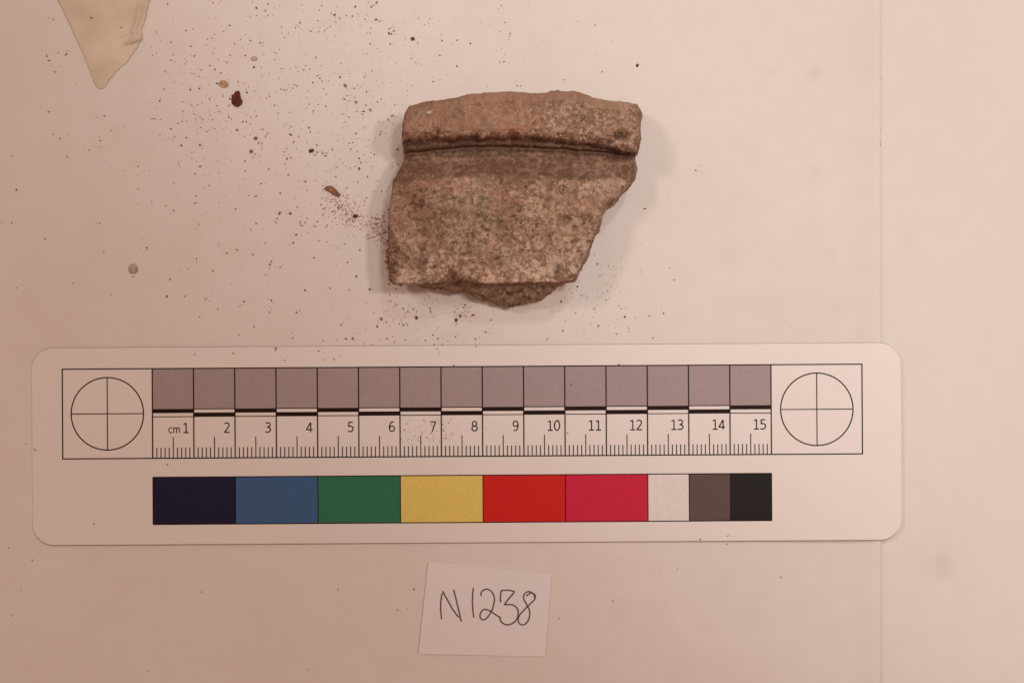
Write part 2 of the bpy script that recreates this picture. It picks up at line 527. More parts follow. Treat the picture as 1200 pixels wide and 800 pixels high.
# ------------------------------------------------------------------ tan paper scrap at the top left
def scrap_mat():
    m, nt, p = new_mat("tan_paper")
    N, L = nt.nodes, nt.links
    tc = N.new("ShaderNodeNewGeometry")
    n1 = N.new("ShaderNodeTexNoise"); n1.inputs["Scale"].default_value = 90; n1.inputs["Detail"].default_value = 6
    L.new(tc.outputs["Position"], n1.inputs["Vector"])
    cr = N.new("ShaderNodeValToRGB")
    cr.color_ramp.elements[0].position = .32; cr.color_ramp.elements[0].color = (0.60, 0.525, 0.41, 1)
    cr.color_ramp.elements[1].position = .70; cr.color_ramp.elements[1].color = (0.79, 0.71, 0.58, 1)
    L.new(n1.outputs["Fac"], cr.inputs[0]); L.new(cr.outputs[0], p.inputs["Base Color"])
    p.inputs["Roughness"].default_value = 0.7
    b = N.new("ShaderNodeBump"); b.inputs["Strength"].default_value = .35; b.inputs["Distance"].default_value = .0002
    L.new(n1.outputs["Fac"], b.inputs["Height"]); L.new(b.outputs[0], p.inputs["Normal"])
    return m
M_scrap = scrap_mat()
Ledge = [(-118, 20), (-60, 56), (0, 67.5), (27, 81), (60, 96), (85, 106), (100, 112), (104.5, 116)]     # (y, x)
Redge = [(-118, 190), (-60, 186), (0, 176), (10, 173), (18, 171.5), (25, 170), (31, 168), (35, 166), (41, 167.5), (47, 165), (54, 162), (62, 157), (70, 151), (76, 145), (81, 140), (88, 133), (94, 127), (97, 126), (101, 124), (104.5, 119)]
ny, nx = 120, 40
V, F = [], []
ysx = np.concatenate([np.linspace(-118, 0, 30)[:-1], np.linspace(0, 104.5, ny - 29)])
for lay in (0.022, 0.0):
    for y in ysx:
        xl = np.interp(y, *zip(*Ledge)); xr = np.interp(y, *zip(*Redge))
        xl += 0.5 * float(vnoise(np.array([y * .25]), np.array([1.5]), seed=2)[0])
        xr += 0.9 * float(vnoise(np.array([y * .35]), np.array([7.5]), seed=4)[0])
        for i in range(nx + 1):
            s = i / nx
            px = xl + (xr - xl) * s
            z = 0.012 + 0.012 * (1 + float(vnoise(np.array([px * .05]), np.array([y * .04]), seed=9)[0]))
            # a fold line along the torn side and a crease running in from it
            z += 0.09 * math.exp(-((xr - px - 9) / 3.0) ** 2) * (1 if y < 42 else math.exp(-((y - 42) / 8) ** 2))
            dy = (y - (52 - (px - 146) * 0.33)); 
            if px > 144: z += 0.11 * math.exp(-(dy / 1.8) ** 2) * min(1, (px - 144) / 5)
            x_, y_, _ = W(px, y, z)
            V.append((x_, y_, z + lay))
nyy = len(ysx); q = nyy * (nx + 1)
g = lambda i, j: j * (nx + 1) + i
for j in range(nyy - 1):
    for i in range(nx):
        F.append((g(i, j + 1), g(i + 1, j + 1), g(i + 1, j), g(i, j)))
        F.append((q + g(i, j), q + g(i + 1, j), q + g(i + 1, j + 1), q + g(i, j + 1)))
ring = [g(i, 0) for i in range(nx)] + [g(nx, j) for j in range(nyy - 1)] + [g(i, nyy - 1) for i in range(nx, 0, -1)] + [g(0, j) for j in range(nyy - 1, 0, -1)]
for a, b in zip(ring, ring[1:] + ring[:1]):
    F.append((a, b, b + q, a + q))
so = W(120, 20)
scrap = mesh_obj("paper_scrap", V, F, M_scrap, None, (so[0], so[1], 0), smooth=True)
tag(scrap, "pointed tan paper scrap with a torn creased edge on the white sheet", "paper scrap")

# ------------------------------------------------------------------ the pottery sherd
XL = [(105, 480), (122, 481), (127, 478), (134, 474), (145, 472.5), (165, 472), (176, 473.5), (182, 476), (187, 474), (195, 470), (204, 466), (212, 462), (225, 459), (240, 457), (270, 455.5), (310, 456.5), (326, 458.5), (340, 460)]
XR = [(105, 743), (118, 744), (123, 747.5), (130, 749.5), (155, 749), (170, 747), (180, 744), (186, 742.5), (205, 743), (213, 740), (222, 733), (232, 722), (239, 712), (246, 706), (256, 704), (270, 699), (285, 692), (300, 686), (315, 679), (325, 673), (331, 668), (340, 664)]
TOP = [(470, 124), (482, 124), (500, 119), (520, 117), (538, 114), (548, 111), (570, 108.5), (600, 107.5), (630, 109.5), (642, 109), (655, 107), (672, 106.5), (682, 108.5), (690, 113), (705, 116.5), (725, 119), (745, 122), (755, 124)]
BOT = [(455, 333), (480, 333), (505, 332.5), (522, 331), (540, 328.5), (552, 331), (575, 332.5), (610, 331.5), (640, 330.5), (660, 330), (672, 328)]
CREASE = [(455, 182), (476, 180.5), (520, 176), (570, 172.5), (610, 173.5), (645, 175.6), (700, 179), (739, 182), (755, 183)]
def pol(tab):
    a = np.array(tab, float)
    return lambda q: np.interp(q, a[:, 0], a[:, 1])
fXL, fXR, fTOP, fBOT, fCR = pol(XL), pol(XR), pol(TOP), pol(BOT), pol(CREASE)
NU, NV = 400, 340
sg = np.linspace(0, 1, NU); tg = np.linspace(0, 1, NV)
SS, TT = np.meshgrid(sg, tg)
# rows are spaced from the crooked upper edge to the crooked lower edge
xa = fXL(120.0) + (fXR(120.0) - fXL(120.0)) * sg
xb = fXL(331.0) + (fXR(331.0) - fXL(331.0)) * sg
PY = fTOP(xa)[None, :] * (1 - TT) + fBOT(xb)[None, :] * TT
jag_l = .6 * fbm(PY * .16, PY * 0 + 3.3, seed=31, octv=4, gain=.6)
jag_r = .9 * fbm(PY * .14, PY * 0 + 8.8, seed=37, octv=4, gain=.6)
xl, xr = fXL(PY) + jag_l, fXR(PY) + jag_r
PX = xl + (xr - xl) * SS
PY = PY + 0.8 * fbm(PX * .15, PX * 0 + 1.7, seed=41, octv=4, gain=.6) * np.clip(1 - TT * 12, 0, 1) \
        + 0.9 * fbm(PX * .12, PX * 0 + 5.7, seed=43, octv=4, gain=.6) * np.clip(1 - (1 - TT) * 12, 0, 1)

# cross-section down the sherd (pixel row relative to the groove crease, height in cm)
PROF = np.array([(-75, 1.45), (-69, 1.66), (-64, 1.92), (-58, 2.20), (-54, 2.36), (-50, 2.43), (-46, 2.47), (-38, 2.54), (-28, 2.59), (-22, 2.59), (-18, 2.53), (-15, 2.42), (-12.8, 2.22), (-11, 2.00), (-8, 1.84), (-5.5, 1.83), (-4, 1.81), (-2.6, 1.74), (-1.2, 1.62), (0, 1.56), (1.2, 1.61), (2.6, 1.67), (4.5, 1.73), (7, 1.78),
                 (10, 1.82), (14, 1.83), (20, 1.83), (28, 1.86), (33, 1.93), (38, 1.98), (55, 2.03), (90, 2.08), (125, 2.06), (150, 2.02), (165, 1.98)])
lip_j = 2.4 * fbm(PX * .045, PX * 0 + 4.2, seed=51, octv=3, gain=.6) + 2.2 * fbm(PX * .10, PY * .06, seed=53, octv=4, gain=.7)      # wavering lower edge of the rim
yc = PY - fCR(PX) + 1.3 * fbm(PX * .05, PX * 0 + .5, seed=57, octv=4, gain=.6)
LIP = np.maximum(3.0, pol([(455, 16), (476, 16), (520, 14.5), (570, 12.5), (650, 12.5), (690, 10), (715, 7), (735, 4.5), (755, 4)])(PX) + lip_j)
yw = np.where(yc > -LIP, yc * 13 / LIP, yc + LIP - 13)
yw = np.where(yc > 0, yc, yw)
Z = np.interp(yw.ravel(), PROF[:, 0], PROF[:, 1]).reshape(yw.shape)
Z -= 0.34 * ((PX - 605) / 145.0) ** 2
# the rim's right end is worn down, the wall's lower left corner dips
Z -= 0.20 * np.exp(-(((PX - 725) / 9) ** 2 + ((PY - 163) / 6) ** 2))
Z -= 0.12 * np.exp(-(((PX - 706) / 13) ** 2 + ((PY - 168) / 5) ** 2))
Z -= 0.12 * sstep(690, 745, PX) * sstep(205, 240, PY)
Z += 0.05 * np.exp(-(((PX - 619) / 13) ** 2 + ((PY - 252) / 8) ** 2)) - 0.06 * np.exp(-(((PX - 616) / 11) ** 2 + ((PY - 270) / 4) ** 2))
# chipped notch in the lower edge: two facets meeting in a sharp line
nt_l = np.clip((PX - 512) / 18.0, 0, 1); nt_r = np.clip((566 - PX) / 34.0, 0, 1)
notch = np.clip(np.minimum(nt_l, nt_r) * 1.5 - (331 - PY) / 11.0 + .12 * fbm(PX * .1, PY * .1, seed=55, octv=3), 0, 1.2)
Z -= 0.24 * notch + 0.12 * np.exp(-(((PX - 531) / 1.8) ** 2 + ((PY - 325) / 6) ** 2))
# rounded, crumbled edges
def drop(d, r):
    q = np.clip(1 - d / r, 0, 1)
    return r * (1 - np.sqrt(np.clip(1 - q * q, 0, 1)))
rr = 1 + 0.55 * fbm(PX * .05, PY * .05, seed=61, octv=3)
dl, dr_ = PX - xl, xr - PX
dt = PY - fTOP(PX); db = fBOT(PX) - PY
Z -= (drop(np.maximum(dl, 0), 7 * rr) + drop(np.maximum(dr_, 0), 8 * rr) + drop(np.maximum(dt, 0), 7 * rr) + drop(np.maximum(db, 0), 3.2 * rr)) / PPC
# surface: soft unevenness, pits and grains
on_rim = sstep(-8, -16, yc); wob = 3.5 * fbm(PX * .04, PY * .05, seed=68, octv=4, gain=.6)
on_neck = sstep(-1, 3, yc) * sstep(38, 29, yc + wob); on_body = sstep(28, 38, yc)
mott = sstep(600, 640, PX + 22 * fbm(PX * .03, PY * .03, seed=67, octv=3))
rough = 0.45 + 0.75 * on_body + 0.5 * on_rim * mott - 0.25 * on_neck
dens = np.clip(.5 + .8 * fbm(PX * .020, PY * .020, seed=69, octv=4), 0, 1)               # where the surface has crumbled more
Z += 0.045 * fbm(PX * .022, PY * .022, seed=71, octv=3)
Z += on_rim * (0.060 * fbm(PX * .035, PY * .05, seed=72, octv=3) + .022 * fbm(PX * .12, PY * .12, seed=76, octv=3, gain=.65))
chips = np.exp(-((yc + LIP + 2.5) / 4.5) ** 2)
Z -= 0.13 * chips * sstep(.10, .45, fbm(PX * .055, PY * .055, seed=74, octv=4, gain=.65))
Z += 0.030 * rough * fbm(PX * .085, PY * .085, seed=73, octv=5, gain=.62)
pit = fbm(PX * .15, PY * .15, seed=79, octv=3, gain=.6)
Z -= 0.060 * rough * sstep(.22 - .2 * dens, .75, pit)
gr = vnoise(PX * .30, PY * .30, seed=83)
Z += 0.016 * rough * sstep(.3, .8, gr)
Z += 0.012 * on_neck * vnoise(PX * .015, PY * .35, seed=87)                # turning marks along the neck
Z -= 0.03 * on_neck * sstep(.35, .7, fbm(PX * .05, PY * .11, seed=89, octv=4, gain=.6))
# albedo, from patches of slip, pale lime deposit and dark mineral grains, plus some painted light and shade
A = lambda c: np.array(c, float)
slip_c, pale_c, tan_c, dark_c, neck_c, green_c = A((.305, .178, .120)), A((.60, .445, .345)), A((.330, .208, .142)), A((.080, .042, .024)), A((.155, .086, .054)), A((.255, .195, .120))
def mixc(c, d, m):
    return c * (1 - m[..., None]) + d * m[..., None]
def spot_m(x, y, rx, ry, k=.9, f=.06, sd=140):
    """an irregular patch around a place on the sherd"""
    e = 1 - np.sqrt(((PX - x) / rx) ** 2 + ((PY - y) / ry) ** 2) + k * fbm(PX * f, PY * f, seed=sd, octv=4, gain=.65)
    return sstep(0, .55, e)
big = fbm(PX * .018, PY * .018, seed=91, octv=3)
med = fbm(PX * .060, PY * .060, seed=93, octv=5, gain=.68)
fin = fbm(PX * .17, PY * .17, seed=97, octv=4, gain=.75)
lip_zone = sstep(12.5, 8.5, dt + 1.5 * med) * sstep(500, 560, PX) * sstep(742, 715, PX)
col = np.broadcast_to(tan_c, PX.shape + (3,)).copy()
col = mixc(col, slip_c, on_body * sstep(-.1, .6, big) * .55)
col = mixc(col, green_c, on_body * np.clip(spot_m(550, 262, 50, 42) * .7 + .35 * sstep(.2, .6, fbm(PX * .03, PY * .03, seed=101, octv=3)), 0, 1))
col = mixc(col, slip_c * 1.1, on_body * np.clip(spot_m(500, 216, 46, 14, sd=143) * .8 + spot_m(575, 300, 60, 18, sd=147) * .4, 0, 1))
# smooth red slip on the rim, mottled to the right
rim_slip = on_rim * (1 - mott)
col = mixc(col, slip_c * 1.22, rim_slip * .9)
col = mixc(col, slip_c * .68, rim_slip * sstep(-.05, .45, med + .25 * fin) * .75)
col = mixc(col, A((.40, .20, .135)), on_rim * spot_m(598, 150, 26, 12, sd=149) * .75)
def fbm_x(x, y, seed, octv, gain):
    a, r, t = 1.0, 0, 0
    for k in range(octv):
        r = r + a * vnoise(x * 2.1 ** k + 3 * k, y * 1.7 ** k, seed=seed + k); t += a * a; a *= gain
    return np.clip(r / math.sqrt(t), -1, 1)
# neck: dark smooth band, streaked along the wheel marks
streak = fbm_x(PX * .012, PY * .16, seed=151, octv=4, gain=.6)
col = mixc(col, neck_c, on_neck * np.clip(.92 - .75 * sstep(.0, .7, med * .3 + streak * .8) - .45 * sstep(14, 4, yc) * sstep(-.1, .35, fin), 0, 1))
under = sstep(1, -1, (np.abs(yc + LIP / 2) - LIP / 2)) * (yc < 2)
col = mixc(col, slip_c * .46, under * np.clip(.95 - .55 * sstep(-.1, .5, fin + .3 * med) * sstep(545, 610, PX), 0, 1))  # shade beneath the rim lip, painted into the slip colour
# pale deposit; its right-hand increase paints in the light gradient
amount = .10 + .34 * rim_slip + .85 * on_body * (.45 + .75 * dens) * (.8 + .4 * sstep(560, 680, PX)) + .85 * on_rim * mott + .22 * on_neck
dep = sstep(-.12, .40, .34 * med + .85 * fin + .22 * (dens - .5) + .14 * sstep(600, 690, PX)) * np.clip(amount, 0, 1)
col = mixc(col, pale_c, np.clip(dep, 0, 1) * (.50 + .34 * np.clip(.5 + fbm(PX * .022, PY * .022, seed=187, octv=3), 0, 1)))
col = mixc(col, pale_c * 1.12, np.clip(sstep(-.15, .35, med + .5 * fin) * on_body * np.clip(spot_m(505, 322, 60, 14, sd=153) + spot_m(600, 322, 90, 10, sd=154) + .8 * sstep(7, 2, db), 0, 1) + .6 * spot_m(619, 250, 14, 8, k=.5, sd=155) + .5 * spot_m(715, 215, 30, 10, sd=157), 0, 1) * .78)
lip_hi = np.exp(-((yc + LIP + 3.2) / 3.4) ** 2) * sstep(-.35, .30, .5 * med + .8 * fin) * sstep(470, 500, PX)
col = mixc(col, pale_c * 1.05, np.clip(lip_hi, 0, 1) * .85)  # highlight along the rim's lower lip, painted in pale colour
col = mixc(col, A((.43, .275, .190)), lip_zone * .9)  # smooth pinkish lip, its lit slope also painted lighter
low = on_body * sstep(270, 318, PY + 14 * med) * sstep(-.25, .35, fin + .4 * med)
col = mixc(col, A((.62, .495, .405)), low * .55)
dens2 = np.clip(.5 + 1.1 * fbm(PX * .026 + 7, PY * .026, seed=70, octv=4, gain=.6), 0, 1)
col = col * (1 + (on_body + .7 * on_rim)[..., None] * (.20 * fbm(PX * .03 + 2, PY * .03, seed=183, octv=3)[..., None] + .16 * fbm(PX * .075, PY * .075, seed=185, octv=3)[..., None]))
# dark grains, denser where the wall is crumbled
dkn = fbm(PX * .165 + 40, PY * .165, seed=107, octv=5, gain=.75)
dk = sstep(.20, .46, dkn - .22 * (dens - .5) + .08 * sstep(560, 640, PX)) * np.clip(.12 + .88 * on_body + .75 * on_rim * mott * (1 - lip_zone), 0, 1) * (.42 + .58 * dens2)
col = mixc(col, dark_c * 1.35, np.clip(dk, 0, 1) * .80)
for (x, y, rx, ry, a, sd) in ((484, 240, 20, 12, .75, 161), (497, 300, 7, 34, .65, 163), (462, 310, 7, 30, .75, 167), (512, 262, 12, 16, .5, 169), (548, 296, 22, 8, .5, 171), (655, 318, 10, 8, .5, 173), (690, 255, 12, 10, .4, 175), (727, 160, 12, 8, .8, 177), (705, 166, 14, 5, .6, 179), (610, 212, 36, 8, .4, 181)):
    col = mixc(col, dark_c * 1.2, spot_m(x, y, rx, ry, sd=sd) * sstep(-.35, .25, fin + .4 * dkn) * a)  # dark stains; those at the rim's right end paint shade into its hollows
col = mixc(col, slip_c * .75, np.clip(notch * 1.3, 0, 1) * .75)
spk = sstep(.45, .70, vnoise(PX * .26 + 5, PY * .26 + 2, seed=113)) * (.3 + .7 * (on_body + on_rim * mott))
col = mixc(col, A((.62, .46, .35)), np.clip(spk, 0, 1) * .5)
spk2 = sstep(.50, .66, vnoise(PX * .17 + 25, PY * .17 + 12, seed=117)) * rim_slip
col = mixc(col, A((.48, .31, .22)), spk2 * .6)
chip = np.exp(-(((PX - 503 + .8 * (PY - 131.5)) / 2.8) ** 2 + ((PY - 131.5) / 1.5) ** 2))
col = mixc(col, A((.80, .74, .66)), np.clip(chip * 1.6 * (.75 + .6 * fin), 0, 1))
Xc = (PX - 600) * (1 - Z / CAM_H) / PPC; Yc = (400 - PY) * (1 - Z / CAM_H) / PPC
topv = np.stack([Xc, Yc, Z], -1).reshape(-1, 3)
idx = np.arange(NU * NV).reshape(NV, NU)
a, b, c, d = idx[:-1, :-1].ravel(), idx[:-1, 1:].ravel(), idx[1:, 1:].ravel(), idx[1:, :-1].ravel()
quads = [np.stack([d, c, b, a], -1)]
# broken sides: rings going down from the top outline
ring = np.concatenate([idx[0, :-1], idx[:-1, -1], idx[-1, :0:-1], idx[:0:-1, 0]])
side = np.concatenate([np.zeros(NU - 1), np.ones(NV - 1), np.full(NU - 1, 2), np.full(NV - 1, 3)])
rp = topv[ring]; nr = len(ring)
def smooth_loop(arr, k):
    ker = np.ones(2 * k + 1) / (2 * k + 1)
    return np.stack([np.convolve(np.concatenate([arr[-k:, i], arr[:, i], arr[:k, i]]), ker, 'valid') for i in range(arr.shape[1])], -1)
sl = smooth_loop(rp[:, :2], 7)
tan = np.roll(sl, -3, 0) - np.roll(sl, 3, 0)
nrm = np.stack([-tan[:, 1], tan[:, 0]], -1); nrm /= np.linalg.norm(nrm, axis=1)[:, None] + 1e-9
nrm = smooth_loop(nrm, 9); nrm /= np.linalg.norm(nrm, axis=1)[:, None] + 1e-9
rpx = PX.ravel()[ring]
sl2 = smooth_loop(rp[:, :2], 12)
BUL = pol([(456, 0.0), (470, 0.02), (490, .10), (515, .26), (545, .48), (575, .78), (598, 1.0), (618, .93), (638, .62), (650, .26), (664, .03), (675, 0.0)])
bul = np.where(side == 2, BUL(rpx), 0.0)
bul = smooth_loop(bul[:, None], 6)[:, 0]
is_b = smooth_loop((side == 2).astype(float)[:, None], 6)[:, 0]
is_r = smooth_loop((side == 1).astype(float)[:, None], 6)[:, 0]
LV = 40
sidev, sidec = [], []
zsm = smooth_loop(rp[:, 2:3], 12)[:, 0]
wz = lambda f: min(1.0, f * 5)
for k in range(1, LV + 1):
    f = k / LV                                   # 0 top .. 1 paper
    z = (rp[:, 2] * (1 - wz(f)) + zsm * wz(f)) * (1 - f)
    gen = 0.03 * math.sin(math.pi * min(1, f * 1.6)) - 0.16 * f * f
    gen_b = np.interp(f, [0, .06, .16, .30, .50, .72, .9, 1], [0, -.10, -.10, .10, .34, .52, .50, .36]) * 0.94 * bul \
        + np.interp(f, [0, .05, .2, 1], [0, -.05, -.06, -.12]) * (1 - np.clip(bul * 3, 0, 1))
    off = gen * (1 - is_b) + gen_b * is_b + 0.05 * is_r * math.sin(math.pi * f)
    nz = fbm(rp[:, 0] * 2.2, rp[:, 1] * 2.2, z * 2.2, seed=121, octv=5, gain=.6)
    off = off + (0.085 + .06 * is_b) * nz * min(1, f * 5)
    wv = min(1.0, f * 5)
    xy = rp[:, :2] * (1 - wv) + sl2 * wv + nrm * off[:, None]
    sidev.append(np.concatenate([xy, np.maximum(z, 0)[:, None]], 1))
    m1 = fbm(xy[:, 0] * 3.2, xy[:, 1] * 3.2, z * 3.2, seed=131, octv=4, gain=.6)
    m2 = fbm(xy[:, 0] * 8, xy[:, 1] * 8, z * 8, seed=133, octv=3, gain=.6)
    cc = np.broadcast_to(A((.30, .205, .140)), (nr, 3)).copy()
    cc = mixc(cc, pale_c, sstep(.1, .5, m2) * .7)
    cc = mixc(cc, dark_c, sstep(.05, .45, m1) * .7)
    cc = mixc(cc, slip_c, sstep(.0, .5, -m1) * .4)
    left_shade = np.where(side == 3, 1.0, 0.0) * sstep(.0, .4, m1 + .35 * sstep(-1.0, .0, -rp[:, 1] + 1.9))
    cc = mixc(cc, dark_c * .6, left_shade * .7)  # left side darkened in the colour, for its shaded face
    sidec.append(cc)
base = NU * NV
prev = ring
for k in range(LV):
    cur = base + k * nr + np.arange(nr)
    quads.append(np.stack([prev, np.roll(prev, -1), np.roll(cur, -1), cur], -1))
    prev = cur
allv = np.concatenate([topv] + sidev)
allc = np.concatenate([col.reshape(-1, 3)] + sidec)
# hollow underside: shrinking rings to a centre
last = sidev[-1]; cen = np.array([last[:, 0].mean(), last[:, 1].mean()])
extra, extc = [], []
nb = len(allv)
for k, (s, z) in enumerate(((.85, .0), (.6, .35), (.3, .5))):
    xy = cen + (last[:, :2] - cen) * s
    extra.append(np.concatenate([xy, np.full((nr, 1), z)], 1)); extc.append(np.broadcast_to(tan_c, (nr, 3)))
    cur = nb + k * nr + np.arange(nr)
    quads.append(np.stack([prev, np.roll(prev, -1), np.roll(cur, -1), cur], -1)); prev = cur
allv = np.concatenate([allv] + extra + [np.array([[cen[0], cen[1], .55]])])
allc = np.concatenate([allc] + extc + [tan_c[None, :]])
ci = len(allv) - 1
tris = np.stack([prev, np.roll(prev, -1), np.full(nr, ci)], -1)

def sherd_mat():
    m, nt, p = new_mat("fired_clay")
    N, L = nt.nodes, nt.links
    at = N.new("ShaderNodeAttribute"); at.attribute_name = "clay"
    tc = N.new("ShaderNodeNewGeometry")
    n1 = N.new("ShaderNodeTexNoise"); n1.inputs["Scale"].default_value = 2200; n1.inputs["Detail"].default_value = 4; n1.inputs["Roughness"].default_value = .7
    L.new(tc.outputs["Position"], n1.inputs["Vector"])
    r = N.new("ShaderNodeMapRange"); r.inputs[1].default_value = .3; r.inputs[2].default_value = .7; r.inputs[3].default_value = .72; r.inputs[4].default_value = 1.28
    L.new(n1.outputs["Fac"], r.inputs[0])
    mu = N.new("ShaderNodeVectorMath"); mu.operation = 'SCALE'
    L.new(at.outputs["Color"], mu.inputs[0]); L.new(r.outputs[0], mu.inputs["Scale"])
    L.new(mu.outputs[0], p.inputs["Base Color"])
    p.inputs["Roughness"].default_value = .93; p.inputs["Specular IOR Level"].default_value = .15
    b = N.new("ShaderNodeBump"); b.inputs["Strength"].default_value = .6; b.inputs["Distance"].default_value = .0002
    L.new(n1.outputs["Fac"], b.inputs["Height"]); L.new(b.outputs[0], p.inputs["Normal"])
    return m
M_clay = sherd_mat()
org = np.array([0.0, 3.6, 0.0])
sherd = mesh_obj("pottery_sherd", allv, [tuple(q) for q in np.concatenate(quads)] + [tuple(t) for t in tris], M_clay, None, org, smooth=True)
ca_ = sherd.data.color_attributes.new("clay", 'FLOAT_COLOR', 'POINT')
ca_.data.foreach_set("color", np.concatenate([allc, np.ones((len(allc), 1))], 1).ravel().astype(np.float32))
tag(sherd, "broken brown pottery rim fragment with a thick grooved rim and pitted wall", "pottery sherd")

# ------------------------------------------------------------------ crumbs and soil specks
ICO_V = [(0, 0, -1), (.72, -.53, -.45), (-.28, -.85, -.45), (-.89, 0, -.45), (-.28, .85, -.45), (.72, .53, -.45), (.28, -.85, .45), (-.72, -.53, .45), (-.72, .53, .45), (.28, .85, .45), (.89, 0, .45), (0, 0, 1)]
ICO_F = [(0, 1, 2), (1, 0, 5), (0, 2, 3), (0, 3, 4), (0, 4, 5), (1, 5, 10), (2, 1, 6), (3, 2, 7), (4, 3, 8), (5, 4, 9), (1, 10, 6), (2, 6, 7), (3, 7, 8), (4, 8, 9), (5, 9, 10), (6, 10, 11), (7, 6, 11), (8, 7, 11), (9, 8, 11), (10, 9, 11)]
ICO_V = np.array(ICO_V); 
def soil_mat(name, c0, c1, scale=600):
    m, nt, p = new_mat(name)
    N, L = nt.nodes, nt.links
    tc = N.new("ShaderNodeNewGeometry")
    n1 = N.new("ShaderNodeTexNoise"); n1.inputs["Scale"].default_value = scale; n1.inputs["Detail"].default_value = 4
    L.new(tc.outputs["Position"], n1.inputs["Vector"])
    cr = N.new("ShaderNodeValToRGB")
    cr.color_ramp.elements[0].position = .35; cr.color_ramp.elements[0].color = c0 + (1,)
    cr.color_ramp.elements[1].position = .65; cr.color_ramp.elements[1].color = c1 + (1,)
    L.new(n1.outputs["Fac"], cr.inputs[0]); L.new(cr.outputs[0], p.inputs["Base Color"])
    p.inputs["Roughness"].default_value = .95; p.inputs["Specular IOR Level"].default_value = .1
    return m
M_soil = soil_mat("soil_specks", (.125, .056, .036), (.42, .235, .165), 420)
M_reddust = soil_mat("red_dust", (.36, .15, .095), (.58, .31, .23), 700)
M_paledust = soil_mat("pale_dust", (.40, .30, .24), (.62, .50, .42), 400)
M_redcrumb = soil_mat("red_brown_crumb", (.10, .032, .020), (.17, .060, .038), 900)
M_browncrumb = soil_mat("brown_crumb", (.22, .120, .062), (.38, .220, .125), 900)
M_tanflake = soil_mat("tan_flake", (.36, .22, .12), (.66, .48, .34), 1200)
M_paleflake = soil_mat("pale_flake", (.38, .30, .25), (.62, .55, .48), 1300)
M_darkcrumb = soil_mat("dark_crumb", (.06, .034, .024), (.17, .09, .06), 900)

def surface_z(px, py):
    """height of what lies under a pixel: bare sheet or the card"""
    x, y, _ = W(px, py)
    if 37 < px < 1055 and 409 - (px - 37) * .0064 < py < 639 - (px - 37) * .0064:
        return card_lift(x) + CARD_T + P4 + .002
    if px < 180 and py < 104.5 and np.interp(py, *zip(*Ledge)) < px < np.interp(py, *zip(*Redge)):
        return 0.075
    if px > 1031:
        return -0.022
    return 0.0

def blob(px, py, r, ell_=1.0, ang=0.0, flat=.7, rs=None):
    """an irregular crumb of radius r px"""
    rs = rs or random
    z0 = surface_z(px, py)
    v = ICO_V.copy()
    v *= np.array([[rs.uniform(.7, 1.25)] for _ in range(12)])
    v = v * np.array([ell_, 1 / ell_ ** .5, flat]) * (r / PPC)
    c, s = math.cos(ang), math.sin(ang)
    v = np.stack([v[:, 0] * c - v[:, 1] * s, v[:, 0] * s + v[:, 1] * c, v[:, 2]], -1)
    v[:, 2] += z0 - v[:, 2].min()
    x, y, _ = W(px, py)
    v[:, 0] += x; v[:, 1] += y
    return v

def crumb(name, outline, h, mat, label, seed, dome=.6):
    """a bigger crumb from its outline in pixels (around its middle), domed and lumpy"""
    pts = np.array([W(*p)[:2] for p in outline]); c = pts.mean(0)
    n = len(pts)
    K = 3
    # densify
    t = np.arange(0, n, 1.0 / K); i0 = t.astype(int) % n; fr = (t - t.astype(int))[:, None]
    out = pts[i0] * (1 - fr) + pts[(i0 + 1) % n] * fr
    m = len(out); V = []; F = []
    lev = [(0.86, 0.0), (1.0, .18), (1.0, .42), (.86, .78), (.55, .98), (.2, 1.0)]
    for s, f in lev:
        p = c + (out - c) * s
        nz = fbm(p[:, 0] * 22 + seed, p[:, 1] * 22, p[:, 0] * 0 + f * 2, seed=seed, octv=2)
        p = p + (p - c) * (.10 * nz)[:, None]
        zz = np.maximum(0, h * f + (h * .22 * nz if f > .3 else 0 * nz)) 
        V.append(np.concatenate([p, zz[:, None]], 1))
    V = np.concatenate(V)
    for k in range(len(lev) - 1):
        for i in range(m):
            j = (i + 1) % m
            F.append((k * m + j, k * m + i, (k + 1) * m + i, (k + 1) * m + j))
    F.append(tuple(range(m))); F.append(tuple((len(lev) - 1) * m + i for i in range(m - 1, -1, -1)))
    o = mesh_obj(name, V, F, mat, None, (c[0], c[1], 0), smooth=False)
    tag(o, label, "crumb")
    return o
Z8 = lambda x0, y0, pts: [(x0 + x / 8, y0 + y / 8) for x, y in pts]
crumb("soil_crumb", Z8(170, 100, [(850, 60), (880, 55), (893, 80), (895, 110), (915, 145), (910, 175), (890, 198), (862, 205), (832, 192), (815, 170), (812, 135), (815, 95), (838, 85)]), .11, M_redcrumb,
      "dark red brown crumb, largest of the crumbs on the white sheet", 3)
crumb("clay_flake", Z8(170, 70, [(690, 225), (715, 195), (755, 200), (785, 225), (782, 250), (752, 268), (715, 262), (695, 245)]), .05, M_tanflake,
      "small tan clay flake beside the dark red brown crumb", 7)
crumb("soil_crumb", Z8(320, 200, [(478, 172), (500, 148), (545, 142), (575, 162), (605, 192), (632, 225), (622, 245), (590, 242), (545, 212), (505, 192)]), .09, M_browncrumb,
      "elongated mid brown crumb at the end of the red dust trail", 11)
crumb("pale_flake", [(151, 313), (154, 309.5), (158, 309), (161.5, 313), (161.5, 318), (158, 321), (153, 320.5), (150.5, 317)], .06, M_paleflake,
      "round pale greyish flake lying alone above the scale card", 13)
crumb("pale_flake", Z8(170, 0, [(992, 552), (1008, 532), (1038, 530), (1058, 550), (1048, 572), (1012, 576)]), .035, M_paleflake,
      "thin pale flake with a dark speck just below it", 17)
